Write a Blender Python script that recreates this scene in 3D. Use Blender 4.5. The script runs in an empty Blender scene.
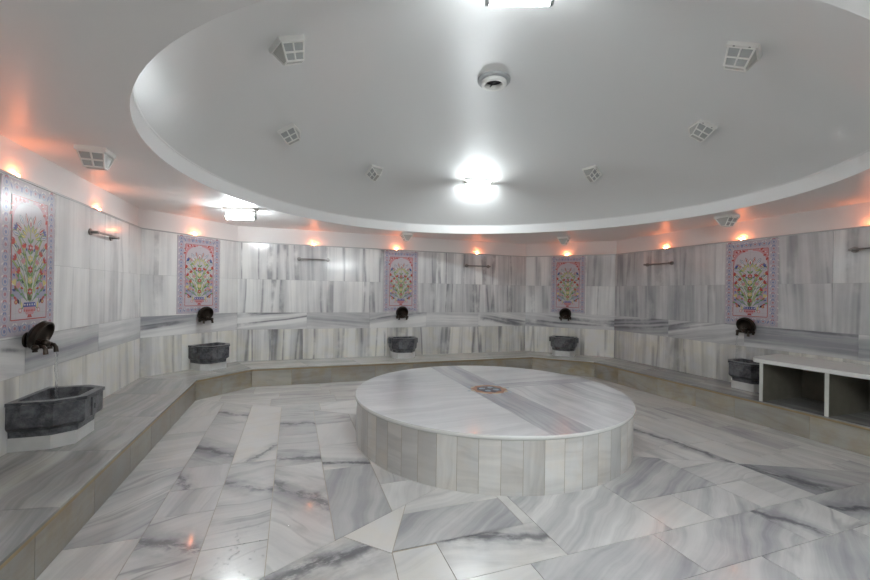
import bpy, math, random
from mathutils import Vector, Matrix, noise
random.seed(7)
C = bpy.context.scene.collection
PI = math.pi
SC = bpy.context.scene

# ------------------------------------------------------------------ materials
class NT:
    def __init__(s, name):
        s.m = bpy.data.materials.new(name); s.m.use_nodes = True
        s.t = s.m.node_tree; s.b = s.t.nodes['Principled BSDF']
    def n(s, typ, **kw):
        x = s.t.nodes.new(typ)
        for k, v in kw.items():
            if k.startswith('i_'):
                x.inputs[k[2:].replace('_', ' ')].default_value = v
            else: setattr(x, k, v)
        return x
    def l(s, a, b): s.t.links.new(a, b)
    def math(s, op, a, b=None, c=None, clamp=False):
        x = s.t.nodes.new('ShaderNodeMath'); x.operation = op; x.use_clamp = clamp
        for i, v in enumerate((a, b, c)):
            if v is None: continue
            if isinstance(v, (int, float)): x.inputs[i].default_value = v
            else: s.l(v, x.inputs[i])
        return x.outputs[0]
    def comb(s, x, y, z):
        c = s.t.nodes.new('ShaderNodeCombineXYZ')
        for i, v in enumerate((x, y, z)):
            if isinstance(v, (int, float)): c.inputs[i].default_value = v
            else: s.l(v, c.inputs[i])
        return c.outputs[0]
    def noise(s, vec, scale, detail=3, rough=.5, dist=0):
        x = s.n('ShaderNodeTexNoise'); x.inputs['Scale'].default_value = scale
        x.inputs['Detail'].default_value = detail; x.inputs['Roughness'].default_value = rough
        x.inputs['Distortion'].default_value = dist
        s.l(vec, x.inputs['Vector']); return x.outputs['Fac']
    def mix(s, f, a, b):
        x = s.n('ShaderNodeMix', data_type='RGBA')
        for i, v in ((0, f), (6, a), (7, b)):
            if isinstance(v, (int, float)): x.inputs[i].default_value = v
            elif isinstance(v, tuple): x.inputs[i].default_value = (*v, 1) if len(v) == 3 else v
            else: s.l(v, x.inputs[i])
        return x.outputs[2]
    def ramp(s, v, a, b):
        x = s.n('ShaderNodeMapRange', interpolation_type='SMOOTHSTEP')
        x.inputs['From Min'].default_value = a; x.inputs['From Max'].default_value = b
        s.l(v, x.inputs['Value']); return x.outputs[0]
    def setb(s, **kw):
        for k, v in kw.items():
            k = k.replace('_', ' ')
            s.b.inputs[k].default_value = (*v, 1) if isinstance(v, tuple) and len(v) == 3 else v

def plain(name, col, rough=.5, metal=0, spec=.5, bump=0, var=.0, bscale=60):
    t = NT(name); t.setb(Base_Color=col, Roughness=rough, Metallic=metal)
    t.b.inputs['Specular IOR Level'].default_value = spec
    co = t.n('ShaderNodeTexCoord').outputs['Object']
    if var:
        f = t.noise(co, 9, 4)
        d = tuple(c * (1 - var) for c in col)
        t.l(t.mix(f, col, d), t.b.inputs['Base Color'])
    if bump:
        bp = t.n('ShaderNodeBump'); bp.inputs['Strength'].default_value = bump; bp.inputs['Distance'].default_value = .01
        t.l(t.noise(co, bscale, 3), bp.inputs['Height']); t.l(bp.outputs[0], t.b.inputs['Normal'])
    return t.m

def marble(name, light, grey, dark, warmc, rough=.2, coat=0., coat_rough=.05, bump=0., fu=7., fine=38., spec=.5, wrp=.22, fv=.35, wv=1.6, rv=.5):
    """marble driven by per-slab attributes: grain (across, along, seed), look (tone, contrast, dark veins, warm stain), vein (along, across, width)"""
    t = NT(name)
    g = t.n('ShaderNodeAttribute', attribute_name='grain'); sg = t.n('ShaderNodeSeparateXYZ'); t.l(g.outputs['Vector'], sg.inputs[0])
    k = t.n('ShaderNodeAttribute', attribute_name='look'); sk = t.n('ShaderNodeSeparateColor'); t.l(k.outputs['Color'], sk.inputs[0])
    tone, con, drk, warm = sk.outputs[0], sk.outputs[1], sk.outputs[2], k.outputs['Alpha']
    u, v, sd = sg.outputs[0], sg.outputs[1], sg.outputs[2]
    z = t.math('MULTIPLY', sd, 7.31)
    cloud = t.noise(t.comb(t.math('MULTIPLY', u, 3.), t.math('MULTIPLY', v, 2.2), z), 1, 6, .6)
    warp = t.math('MULTIPLY', t.math('SUBTRACT', t.noise(t.comb(t.math('MULTIPLY', u, 1.5), t.math('MULTIPLY', v, wv), z), 1, 2), .5), wrp)
    uw = t.math('ADD', u, warp)
    n1 = t.noise(t.comb(t.math('MULTIPLY', uw, fu), t.math('MULTIPLY', v, fv), z), 1, 3, .55)
    n2 = t.noise(t.comb(t.math('MULTIPLY', uw, fine), t.math('MULTIPLY', v, .7), z), 1, 3, .6)
    s1 = t.math('SUBTRACT', n1, .5); s2 = t.math('SUBTRACT', n2, .5); s3 = t.math('SUBTRACT', cloud, .5)
    f = t.math('ADD', t.math('MULTIPLY', s1, 3.2), t.math('MULTIPLY', s2, 1.3))
    f = t.math('MULTIPLY', f, con)
    f = t.math('ADD', f, t.math('MULTIPLY', s3, .55))
    f = t.math('ADD', f, tone, clamp=True)
    col = t.mix(f, light, grey)
    # thin dark lines running with the grain
    rid = t.math('ABSOLUTE', t.math('SUBTRACT', t.noise(t.comb(t.math('MULTIPLY', uw, fu * .62), t.math('MULTIPLY', v, rv), t.math('ADD', z, 3.7)), 1, 3, .55), .5))
    line = t.math('MULTIPLY', t.math('SUBTRACT', 1, t.ramp(rid, .0, .035)), drk)
    line = t.math('MULTIPLY', line, t.ramp(cloud, .30, .58))
    col = t.mix(line, col, dark)
    # the one strong vein of a slab
    a = t.n('ShaderNodeAttribute', attribute_name='vein'); sa = t.n('ShaderNodeSeparateXYZ'); t.l(a.outputs['Vector'], sa.inputs[0])
    va = t.comb(sa.outputs[0], sa.outputs[1], z)
    vs = t.comb(t.math('MULTIPLY', sa.outputs[0], .45), sa.outputs[1], t.math('ADD', z, 5))
    wob = t.math('MULTIPLY', t.math('SUBTRACT', t.noise(t.comb(sa.outputs[0], t.math('MULTIPLY', sa.outputs[1], .35), z), 5, 4, .62), .5), .22)
    off = t.math('ADD', sa.outputs[1], wob)
    q = t.math('DIVIDE', t.math('ABSOLUTE', off), t.math('MAXIMUM', sa.outputs[2], .001))
    halo = t.math('MULTIPLY', t.math('SUBTRACT', 1, t.ramp(q, .4, 3.4)), t.ramp(t.noise(vs, 7, 5, .65), .28, .62))
    col = t.mix(t.math('MULTIPLY', halo, .65), col, tuple(.62 * a_ + .38 * b_ for a_, b_ in zip(grey, dark)))
    m = t.math('MULTIPLY', t.math('SUBTRACT', 1, t.ramp(q, .1, .95)), t.ramp(t.noise(vs, 15, 6, .7), .36, .54))
    col = t.mix(t.math('MULTIPLY', m, .8), col, dark)
    # rusty / yellowish mineral stain
    wn = t.ramp(t.noise(t.comb(t.math('MULTIPLY', u, 4), t.math('MULTIPLY', v, 4), t.math('ADD', z, 9)), 1, 4, .6), .3, .75)
    mul = t.n('ShaderNodeMix', data_type='RGBA', blend_type='MULTIPLY')
    t.l(t.math('MULTIPLY', wn, warm), mul.inputs[0]); t.l(col, mul.inputs[6]); mul.inputs[7].default_value = (*warmc, 1)
    t.l(mul.outputs[2], t.b.inputs['Base Color'])
    t.b.inputs['Roughness'].default_value = rough
    t.b.inputs['Specular IOR Level'].default_value = spec
    t.b.inputs['Coat Weight'].default_value = coat; t.b.inputs['Coat Roughness'].default_value = coat_rough
    if bump:
        bp = t.n('ShaderNodeBump'); bp.inputs['Strength'].default_value = bump; bp.inputs['Distance'].default_value = .01
        t.l(t.noise(t.comb(u, v, z), 5, 3, .5), bp.inputs['Height'])
        t.l(bp.outputs[0], t.b.inputs['Normal'])
    return t.m

W_ = (.80, .79, .765); G_ = (.36, .36, .375); D_ = (.10, .10, .118)
M = {}
M['floor'] = marble('floor_marble', (.74, .73, .715), (.32, .322, .342), D_, (1, .9, .74), .26, .6, .06, .06, 5.5, 30, .4)
M['wall'] = marble('wall_marble', (.80, .798, .785), (.30, .305, .325), (.16, .16, .18), (1, .955, .80), .22, .25, .1, 0, 3.2, 19, .4, .06, .06, 1.0, .10)
M['seat'] = marble('seat_marble', (.55, .545, .52), (.27, .27, .275), (.17, .17, .17), (.96, .85, .64), .22, .35, .08, .02, 6, 30, .4)
M['riser'] = marble('riser_marble', (.44, .43, .39), (.25, .247, .235), (.13, .12, .10), (.90, .74, .48), .3, .2, .1, .02, 6, 30, .4)
M['top'] = marble('platform_marble', (.80, .805, .815), (.36, .37, .40), (.3, .3, .32), (1, .95, .85), .14, .4, .05, .015, 7, 40, .5)
M['drum'] = marble('drum_marble', (.80, .79, .765), (.50, .495, .485), (.3, .29, .28), (.96, .83, .68), .3, .25, .1, .02, 6, 18, .4)
M['grout'] = plain('grout', (.44, .38, .29), .7, var=.3)
M['wgrout'] = plain('wall_grout', (.42, .42, .41), .7, var=.2)
M['stain'] = plain('rust_edge', (.38, .28, .15), .5, var=.4)

def plaster(name, col, rough, bump, bs):
    t = NT(name); t.setb(Base_Color=col, Roughness=rough); t.b.inputs['Specular IOR Level'].default_value = .4
    co = t.n('ShaderNodeTexCoord').outputs['Object']
    mp = t.n('ShaderNodeMapping'); mp.inputs['Scale'].default_value = (1, 1, 1); t.l(co, mp.inputs[0])
    h = t.math('ADD', t.noise(mp.outputs[0], bs, 3, .5), t.math('MULTIPLY', t.noise(mp.outputs[0], bs * 9, 2), .05))
    bp = t.n('ShaderNodeBump'); bp.inputs['Strength'].default_value = bump; bp.inputs['Distance'].default_value = .05
    t.l(h, bp.inputs['Height']); t.l(bp.outputs[0], t.b.inputs['Normal'])
    return t.m
M['plaster'] = plaster('white_plaster', (.80, .79, .775), .42, .12, 2.2)
M['dome'] = plaster('dome_paint', (.76, .765, .75), .40, .14, 1.6)
M['rimwhite'] = plaster('rim_paint', (.86, .86, .85), .5, .05, 3)
M['white'] = plain('white_enamel', (.86, .85, .81), .35, var=.08)
M['grille_dark'] = plain('grey_glass', (.5, .51, .5), .2, var=.25)
M['sidegrey'] = plain('frosted_side', (.52, .51, .48), .3, var=.2)
M['dark'] = plain('black_void', (.012, .012, .016), .6)
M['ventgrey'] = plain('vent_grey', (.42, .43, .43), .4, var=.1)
M['bronze'] = plain('dark_bronze', (.055, .043, .034), .28, .8, var=.4)
M['steel'] = plain('aged_steel', (.30, .29, .28), .3, .9, var=.2)
M['plinth'] = plain('plinth_marble', (.74, .74, .72), .3, var=.3)
M['shelf'] = plain('white_marble', (.80, .80, .77), .22, var=.1)
M['post'] = plain('post_marble', (.66, .67, .63), .3, var=.15)
M['inner'] = plain('brown_marble_with_shade', (.23, .215, .17), .35, var=.45)  # brown marble, darkened to stand in for shade inside the shelf
M['redstone'] = plain('red_stone', (.48, .27, .19), .25, var=.3)
M['ochrestone'] = plain('ochre_stone', (.58, .50, .38), .25, var=.2)
M['darkstone'] = plain('dark_stone', (.12, .12, .15), .2, var=.4)
M['bluestone'] = plain('pale_blue_stone', (.42, .50, .56), .25, var=.2)
def emit(name, col, s, base=(.9, .9, .9)):
    t = NT(name); t.setb(Base_Color=base, Emission_Color=col, Emission_Strength=s); return t.m
M['tube'] = emit('lit_tube', (.90, .965, 1.0), 105)
M['bulb'] = emit('orange_bulb', (1.0, .24, .08), 440)

def basin_mat():
    t = NT('grey_basin_marble')
    co = t.n('ShaderNodeTexCoord').outputs['Object']
    f = t.ramp(t.noise(co, 11, 7, .68), .36, .66); h = t.noise(co, 60, 4, .7)
    c = t.mix(f, (.035, .037, .043), (.15, .155, .168))
    c = t.mix(t.math('MULTIPLY', t.ramp(h, .58, .75), .35), c, (.30, .30, .31))
    t.l(c, t.b.inputs['Base Color']); t.setb(Roughness=.28)
    bp = t.n('ShaderNodeBump'); bp.inputs['Strength'].default_value = .25; bp.inputs['Distance'].default_value = .01
    t.l(h, bp.inputs['Height']); t.l(bp.outputs[0], t.b.inputs['Normal'])
    return t.m
M['basin'] = basin_mat()
def water_mat():
    t = NT('water'); t.setb(Base_Color=(.97, .99, 1), Roughness=.05, IOR=1.33); t.b.inputs['Transmission Weight'].default_value = .95
    co = t.n('ShaderNodeTexCoord').outputs['Object']
    bp = t.n('ShaderNodeBump'); bp.inputs['Strength'].default_value = .4; bp.inputs['Distance'].default_value = .01
    t.l(t.noise(co, 40, 2), bp.inputs['Height']); t.l(bp.outputs[0], t.b.inputs['Normal'])
    return t.m
M['water'] = water_mat()
CER = dict(cw=(.80, .76, .73), fld=(.64, .59, .63), lav=(.44, .43, .55), lil=(.58, .52, .57), red=(.52, .10, .085), rose=(.66, .33, .35), blue=(.10, .13, .36),
           sky=(.36, .43, .58), grn=(.20, .36, .16), yel=(.74, .62, .26), lime=(.48, .54, .22), ink=(.06, .06, .09), gro=(.45, .42, .42), bblue=(.27, .30, .48), bred=(.52, .26, .30))
for k_, c_ in CER.items(): M[k_] = plain('ceramic_' + k_, tuple(x_ * .82 for x_ in c_), .27, spec=.3)

# ------------------------------------------------------------------ mesh helpers
class MB:
    def __init__(s): s.v = []; s.f = []; s.mi = []; s.sm = []; s.g = []; s.k = []; s.vn = []; s.mats = []
    def mat(s, key):
        if key not in s.mats: s.mats.append(key)
        return s.mats.index(key)
    def face(s, pts, mat, grain=None, look=(0, 0, 0, 0), vein=None, smooth=False):
        b = len(s.v); s.v += [tuple(p) for p in pts]; s.f.append(tuple(range(b, b + len(pts))))
        s.mi.append(s.mat(mat)); s.sm.append(smooth); n = len(pts)
        s.g += list(grain) if grain else [(0, 0, 0)] * n
        s.k += [look] * n
        s.vn += list(vein) if vein else [(9, 9, .001)] * n
    def grid(s, rows, mat, closed=True, smooth=True, flip=False):
        """shared-vertex grid: rows of equal length"""
        b = len(s.v); n = len(rows[0])
        for r in rows: s.v += [tuple(p) for p in r]
        for i in range(len(rows) - 1):
            for j in range(n if closed else n - 1):
                a = b + i * n + j; c = b + i * n + (j + 1) % n; q = (a, c, c + n, a + n)
                s.f.append(q[::-1] if flip else q); s.mi.append(s.mat(mat)); s.sm.append(smooth)
                s.g += [(0, 0, 0)] * 4; s.k += [(0, 0, 0, 0)] * 4; s.vn += [(9, 9, .001)] * 4
        return b
    def box(s, a, b, mat, fr=None):
        x0, y0, z0 = a; x1, y1, z1 = b
        P = [Vector(p) for p in ((x0, y0, z0), (x1, y0, z0), (x1, y1, z0), (x0, y1, z0), (x0, y0, z1), (x1, y0, z1), (x1, y1, z1), (x0, y1, z1))]
        if fr: P = [fr @ p for p in P]
        for q in ((3, 2, 1, 0), (4, 5, 6, 7), (0, 1, 5, 4), (1, 2, 6, 5), (2, 3, 7, 6), (3, 0, 4, 7)): s.face([P[i] for i in q], mat)
    def prism(s, poly, z0, z1, mat, top=1., fr=None):
        """vertical prism over a 2-D polygon (ccw)"""
        lo = [Vector((x, y, z0)) for x, y in poly]; hi = [Vector((x * top, y * top, z1)) for x, y in poly]
        if fr: lo = [fr @ p for p in lo]; hi = [fr @ p for p in hi]
        n = len(poly); s.face(hi, mat); s.face(lo[::-1], mat)
        for i in range(n): j = (i + 1) % n; s.face([lo[i], lo[j], hi[j], hi[i]], mat)
    def lathe(s, prof, mat, n=32, fr=None, cap0=False, cap1=False):
        fr = fr or Matrix()
        rows = [[fr @ Vector((r * math.cos(2 * PI * i / n), r * math.sin(2 * PI * i / n), z)) for i in range(n)] for r, z in prof]
        s.grid(rows, mat)
        if cap0: s.face(rows[0][::-1], mat)
        if cap1: s.face(rows[-1], mat)
    def tube(s, pts, r, mat, n=12, caps=True):
        pts = [Vector(p) for p in pts]; rows = []; up = None
        for i, p in enumerate(pts):
            d = (pts[min(i + 1, len(pts) - 1)] - pts[max(i - 1, 0)]).normalized()
            if up is None:
                up = d.orthogonal().normalized()
            else: up = (up - d * up.dot(d)).normalized()
            w = d.cross(up); rr = r[i] if isinstance(r, (list, tuple)) else r
            rows.append([p + (up * math.cos(2 * PI * k / n) + w * math.sin(2 * PI * k / n)) * rr for k in range(n)])
        s.grid(rows, mat)
        if caps: s.face(rows[0][::-1], mat); s.face(rows[-1], mat)
    def sphere(s, c, r, mat, n=16, m=10, sc=(1, 1, 1)):
        c = Vector(c); rows = []
        for i in range(m + 1):
            a = -PI / 2 + PI * i / m; a = max(-PI / 2 + .02, min(PI / 2 - .02, a))
            rows.append([c + Vector((r * math.cos(a) * math.cos(2 * PI * j / n) * sc[0], r * math.cos(a) * math.sin(2 * PI * j / n) * sc[1], r * math.sin(a) * sc[2])) for j in range(n)])
        s.grid(rows, mat)
    def build(s, name, parent=None, kind=None, loc=None):
        me = bpy.data.meshes.new(name); me.from_pydata(s.v, [], s.f)
        for k in s.mats: me.materials.append(M[k])
        me.polygons.foreach_set('material_index', s.mi); me.polygons.foreach_set('use_smooth', s.sm)
        if any(k != (0, 0, 0, 0) for k in s.k):
            for nm, typ, dat, dim in (('grain', 'FLOAT_VECTOR', s.g, 'vector'), ('vein', 'FLOAT_VECTOR', s.vn, 'vector'), ('look', 'FLOAT_COLOR', s.k, 'color')):
                a = me.attributes.new(nm, typ, 'CORNER'); a.data.foreach_set(dim, [x for t in dat for x in t])
        me.update()
        o = bpy.data.objects.new(name, me); C.objects.link(o)
        if parent: o.parent = parent
        if kind: o['kind'] = kind
        if loc: o.location = loc
        return o

def tag(o, label, cat, group=None, kind=None):
    o['label'] = label; o['category'] = cat
    if group: o['group'] = group
    if kind: o['kind'] = kind
    return o
def thing(name, label, cat, loc=(0, 0, 0), rot=None, group=None):
    o = bpy.data.objects.new(name, None); o.empty_display_size = .1; C.objects.link(o)
    o.location = loc
    if rot is not None: o.rotation_euler = rot
    return tag(o, label, cat, group)
def dup(root, label, mat=None, loc=None, rot=None):
    r = root.copy(); C.objects.link(r); r['label'] = label
    if loc is not None: r.location = loc
    if rot is not None: r.rotation_euler = rot
    for ch in list(root.children):
        c = ch.copy(); C.objects.link(c); c.parent = r
        for g in list(ch.children):
            d = g.copy(); C.objects.link(d); d.parent = c
    return r

def clip(poly, a, b, c):
    """keep a*x + b*y <= c"""
    out = []
    for i in range(len(poly)):
        p, q = poly[i], poly[(i + 1) % len(poly)]
        dp = a * p[0] + b * p[1] - c; dq = a * q[0] + b * q[1] - c
        if dp <= 0: out.append(p)
        if (dp < 0 < dq) or (dq < 0 < dp):
            t = dp / (dp - dq); out.append((p[0] + (q[0] - p[0]) * t, p[1] + (q[1] - p[1]) * t))
    return out
def area(p): return .5 * sum(p[i][0] * p[(i + 1) % len(p)][1] - p[(i + 1) % len(p)][0] * p[i][1] for i in range(len(p)))
def inset(poly, d):
    if area(poly) < 0: poly = poly[::-1]
    out = poly
    for i in range(len(poly)):
        p, q = poly[i], poly[(i + 1) % len(poly)]; ex, ey = q[0] - p[0], q[1] - p[1]; L = math.hypot(ex, ey)
        if L < 1e-6: continue
        nx, ny = ey / L, -ex / L
        out = clip(out, nx, ny, nx * p[0] + ny * p[1] - d)
        if len(out) < 3: return []
    return out
def slab(mb, poly, fr, z0, z1, mat, ang=0., seed=0., look=(.3, .5, .2, 0), vein=None, gap=.0012, side=None):
    """a stone slab: 2-D polygon in frame fr (columns eu, ev, en), grain direction at angle ang, optional strong vein (x0,y0,x1,y1,width)"""
    poly = inset(poly, gap)
    if len(poly) < 3: return
    ca, sa = math.cos(ang), math.sin(ang)
    gr = [(-x * sa + y * ca, x * ca + y * sa, seed) for x, y in poly]
    vn = None
    if vein:
        x0, y0, x1, y1, w = vein; L = math.hypot(x1 - x0, y1 - y0); dx, dy = (x1 - x0) / L, (y1 - y0) / L
        mx, my = (x0 + x1) / 2, (y0 + y1) / 2
        vn = [((x - mx) * dx + (y - my) * dy, -(x - mx) * dy + (y - my) * dx, w) for x, y in poly]
    hi = [fr @ Vector((x, y, z1)) for x, y in poly]; lo = [fr @ Vector((x, y, z0)) for x, y in poly]
    mb.face(hi, mat, gr, look, vn)
    n = len(poly)
    for i in range(n):
        j = (i + 1) % n; mb.face([lo[i], lo[j], hi[j], hi[i]], side or mat, [gr[i], gr[j], gr[j], gr[i]], look)

R_ = random.random
def rr(a, b): return a + (b - a) * random.random()

# ------------------------------------------------------------------ room layout (metres, floor z = 0)
XL, XR, YB = -1.947, 5.956, 7.518
pA, pB, pC, pD = (XL, 6.457), (-.886, YB), (4.719, YB), (XR, 6.281)
pE, pF, pG, pH = (XR, .25), (4.72, -1.0), (-.886, -1.0), (XL, .25)
LOOP = [pH, pA, pB, pC, pD, pE, pF, pG]
NAMES = ['left', 'back_left', 'back', 'back_right', 'right', 'front_right', 'front', 'front_left']
ZT, ZB1, ZB0, ZSE, ZSEAM, ZS = 2.315, 1.111, .822, .286, 1.685, 2.585
BW = .752
CX, CY, RD, ZRIM, ZAP = 1.95, 3.90, 3.04, 2.73, 3.80
def rad(a, r=RD):  # the hand-plastered opening is not a perfect circle
    return r / RD * (3.0446 + .0538 * math.cos(a) - .0367 * math.sin(a) + .037 * math.cos(2 * a) - .0217 * math.sin(2 * a) + .0204 * math.cos(3 * a) - .061 * math.sin(3 * a))
class Wall: pass
WALLS = []
for i, nm in enumerate(NAMES):
    w = Wall(); P = Vector((*LOOP[i], 0)); Q = Vector((*LOOP[(i + 1) % 8], 0)); w.P = P; w.L = (Q - P).length; w.t = (Q - P).normalized()
    w.n = Vector((w.t.y, -w.t.x, 0)); w.name = nm
    w.rot = (0, 0, math.atan2(w.n.y, w.n.x) - PI / 2)
    WALLS.append(w)
def at(w, s, d, z): return w.P + w.t * s + w.n * d + Vector((0, 0, z))
WL, WBL, WB, WBR, WR = WALLS[:5]
def sof(w, x, y): return (Vector((x, y, 0)) - w.P).dot(w.t)
def offs(d):
    """loop offset inwards by d"""
    out = []
    for i in range(8):
        a, b = WALLS[i - 1], WALLS[i]
        # p.n = P.n + d for both walls
        ca, cb = a.P.dot(a.n) + d, b.P.dot(b.n) + d; det = a.n.x * b.n.y - a.n.y * b.n.x
        out.append(((ca * b.n.y - cb * a.n.y) / det, (a.n.x * cb - b.n.x * ca) / det))
    return out

# ------------------------------------------------------------------ walls
LOOKS = {  # tone range, contrast range, dark lines
    'left': ((.08, .24), (.3, .45), .3), 'back_left': ((.04, .26), (.4, .65), .45), 'back': ((.04, .42), (.6, 1.0), .7),
    'back_right': ((.2, .55), (.5, .8), .5), 'right': ((.38, .75), (.45, .7), .45)}
out5 = offs(-.05); out20 = offs(-.2)
for i, w in enumerate(WALLS):
    mb = MB()
    fr = Matrix(((w.t.x, 0, w.n.x, w.P.x), (w.t.y, 0, w.n.y, w.P.y), (0, 1, 0, 0), (0, 0, 0, 1)))
    # plaster carcass behind the cladding, up to the soffit
    j = (i + 1) % 8
    q = [Vector((*out5[i], 0)), Vector((*out5[j], 0)), Vector((*out20[j], 0)), Vector((*out20[i], 0))]
    up = Vector((0, 0, ZS)); 
    mb.face([q[0], q[0] + up, q[1] + up, q[1]][::-1], 'plaster'); mb.face([q[3], q[3] + up, q[2] + up, q[2]], 'plaster')
    mb.face([p + up for p in q], 'plaster'); mb.face([q[0], q[3], q[3] + up, q[0] + up], 'plaster'); mb.face([q[1], q[1] + up, q[2] + up, q[2]], 'plaster')
    # grout bed
    L = w.L; z = ZT
    b0 = [at(w, 0, -.006, 0), at(w, L, -.006, 0), at(w, L, -.006, ZT - .004), at(w, 0, -.006, ZT - .004)]
    mb.face(b0, 'wgrout'); o0 = Vector((*out5[i], ZT - .004)); o1 = Vector((*out5[j], ZT - .004)); mb.face([b0[3], b0[2], o1, o0], 'wgrout')
    (t0, t1), (c0, c1), dk = LOOKS.get(w.name, ((.1, .4), (.4, .6), .4))
    n = max(2, round(L / .66)); xs = [0] + [L * (k + rr(-.12, .12)) / n for k in range(1, n)] + [L]
    def lk(s, f=1.): 
        # slabs of the back wall get greyer towards its right half
        tt = rr(t0, t1); 
        if w.name == 'back': tt += .12 * (s / L) 
        return (tt * f, rr(c0, c1), dk, .12)
    for r, (za, zb) in enumerate(((ZSEAM, ZT), (ZB1, ZSEAM))):
        for k in range(n):
            sd = (i * 40 + k) * 1.37 + (0 if R_() < .5 else r * .03) + (r * 11.3 if R_() < .4 else 0)
            slab(mb, [(xs[k], za), (xs[k + 1], za), (xs[k + 1], zb), (xs[k], zb)], fr, -.045, 0, 'wall', PI / 2 + rr(-.05, .05), sd, lk(xs[k]))
    # horizontal band, grain lying down
    nb = max(1, round(L / 1.2)); xb = [L * k / nb for k in range(nb + 1)]
    for k in range(nb):
        l = lk(xb[k]); slab(mb, [(xb[k], ZB0), (xb[k + 1], ZB0), (xb[k + 1], ZB1), (xb[k], ZB1)], fr, -.045, .004, 'wall', rr(-.22, .22), 200 + i * 9 + k * 1.7, (l[0] + (.34 if i < 2 else .2), max(.85, l[1]), .9, .05))
    # lower row, warmer
    nl = max(2, round(L / .5)); xl = [0] + [L * (k + rr(-.15, .15)) / nl for k in range(1, nl)] + [L]
    for k in range(nl):
        l = lk(xl[k], .75); slab(mb, [(xl[k], 0.0), (xl[k + 1], 0.0), (xl[k + 1], ZB0), (xl[k], ZB0)], fr, -.045, 0, 'wall', PI / 2 + rr(-.04, .04), 300 + i * 20 + k * 2.1, (l[0], l[1], dk, .75))
    mb.build('wall_' + w.name, kind='structure')

# thin grey strip along the top edge of the cladding
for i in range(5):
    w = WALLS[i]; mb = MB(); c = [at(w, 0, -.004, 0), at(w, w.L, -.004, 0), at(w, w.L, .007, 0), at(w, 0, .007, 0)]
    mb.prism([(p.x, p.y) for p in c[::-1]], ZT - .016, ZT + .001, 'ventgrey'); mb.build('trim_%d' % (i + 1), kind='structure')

# ------------------------------------------------------------------ floor
mb = MB(); FR = Matrix()
big = offs(-.1)
mb.face([Vector((*p, -.004)) for p in big[::-1]] if area(big) < 0 else [Vector((*p, -.004)) for p in big], 'grout')
inner = offs(.60)
if area(inner) < 0: inner = inner[::-1]
def planes(poly):
    out = []
    for i in range(len(poly)):
        p, q = poly[i], poly[(i + 1) % len(poly)]; ex, ey = q[0] - p[0], q[1] - p[1]; L = math.hypot(ex, ey)
        out.append((ey / L, -ex / L, (ey * p[0] - ex * p[1]) / L))
    return out
PIN = planes(inner)
def halfplane(x0, y0, slope, above):
    # y - y0 - slope (x-x0) >= 0 if above
    a, b, c = slope, -1., slope * x0 - y0
    return (a, b, c) if above else (-a, -b, -c)
M1 = (-.09, 2.29, .53); M2 = (-.84, 5.99, -.654); M3 = (3.8, 2.53, -.515); M4 = (4.84, 5.99, .654)
SECT = {'L': [halfplane(*M1, True), halfplane(*M2, False), (1, 0, 1.98)],
        'F': [halfplane(*M1, False), halfplane(*M3, False)],
        'R': [halfplane(*M3, True), halfplane(*M4, False), (-1, 0, -1.98)],
        'B': [halfplane(*M2, True), halfplane(*M4, True)]}
ntile = [0]
def ftile(sec, x0, x1, y0, y1, ang, look, vein=None, extra=()):
    p = [(x0, y0), (x1, y0), (x1, y1), (x0, y1)]
    for h in SECT[sec] + PIN + list(extra):
        p = clip(p, *h)
        if len(p) < 3: return
    if abs(area(p)) < .002: return
    ntile[0] += 1
    slab(mb, p, FR, -.006, 0, 'floor', math.radians(ang), ntile[0] * 1.73, look, vein, .0022)
LIGHT = (.08, .25, .05, .12); CREAM = (.04, .2, .0, .35); GREY = (.62, .35, .15, 0); MID = (.34, .4, .2, .05); BLUE = (.55, .5, .2, 0); STR = (.22, .75, .3, .1)
# left columns (grain and veins as they lie in the slabs)
ftile('L', -1.6, -.84, .0, 2.86, 78, (.12, .45, .1, .25))
ftile('L', -1.6, -.84, 2.86, 3.9, 48, (.42, .55, .3, .05))
ftile('L', -1.6, -.84, 3.9, 4.82, 20, (.16, .3, .1, .25))
ftile('L', -1.6, -.84, 4.82, 5.4, 85, (.10, .35, .1, .2))
ftile('L', -1.6, -.84, 5.4, 7.0, 80, (.08, .5, .15, .15))
ftile('L', -.84, -.48, .0, 3.07, 20, (.22, .3, .5, .15), (-.86, 2.86, -.46, 2.62, .07))
ftile('L', -.84, -.48, 3.07, 3.44, 80, (.35, .5, .2, 0))
ftile('L', -.84, -.48, 3.44, 3.86, 95, (.32, .3, .1, 0), (-.86, 3.74, -.72, 3.42, .035))
ftile('L', -.84, -.48, 3.86, 5.0, -45, (.30, .3, .2, .1), (-.90, 4.36, -.42, 3.98, .085))
ftile('L', -.84, -.48, 5.0, 6.2, -40, (.25, .25, .2, .1), (-.9, 5.58, -.44, 5.22, .055))
ftile('L', -.48, -.12, .0, 2.61, 20, (.22, .25, .2, .15))
ftile('L', -.48, -.12, 2.61, 3.83, 10, (.22, .35, .4, .1), (-.5, 3.50, -.08, 3.22, .055))
ftile('L', -.48, -.12, 3.83, 6.2, 18, (.05, .25, .0, .35), (-.36, 3.86, -.1, 4.2, .035))
ftile('L', -.12, .26, .0, 3.66, -50, (.16, .3, .3, .1), (-.18, 3.44, .34, 2.82, .075))
ftile('L', -.12, .26, 3.66, 4.42, -8, (.32, .3, .4, .05), (-.16, 3.86, .36, 3.70, .06))
ftile('L', -.12, .26, 4.42, 6.2, -12, (.28, .3, .4, .05), (-.2, 4.86, .2, 4.76, .04))
ftile('L', .26, .66, .0, 3.48, 76, (.62, .45, .1, .06))
ftile('L', .26, .66, 3.48, 4.04, -15, (.2, .4, .35, .1), (.22, 3.66, .6, 3.52, .04))
ftile('L', .26, .66, 4.04, 4.70, 70, (.04, .2, .0, .05))
ftile('L', .26, .66, 4.70, 6.2, 10, (.42, .5, .3, .05))
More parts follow.
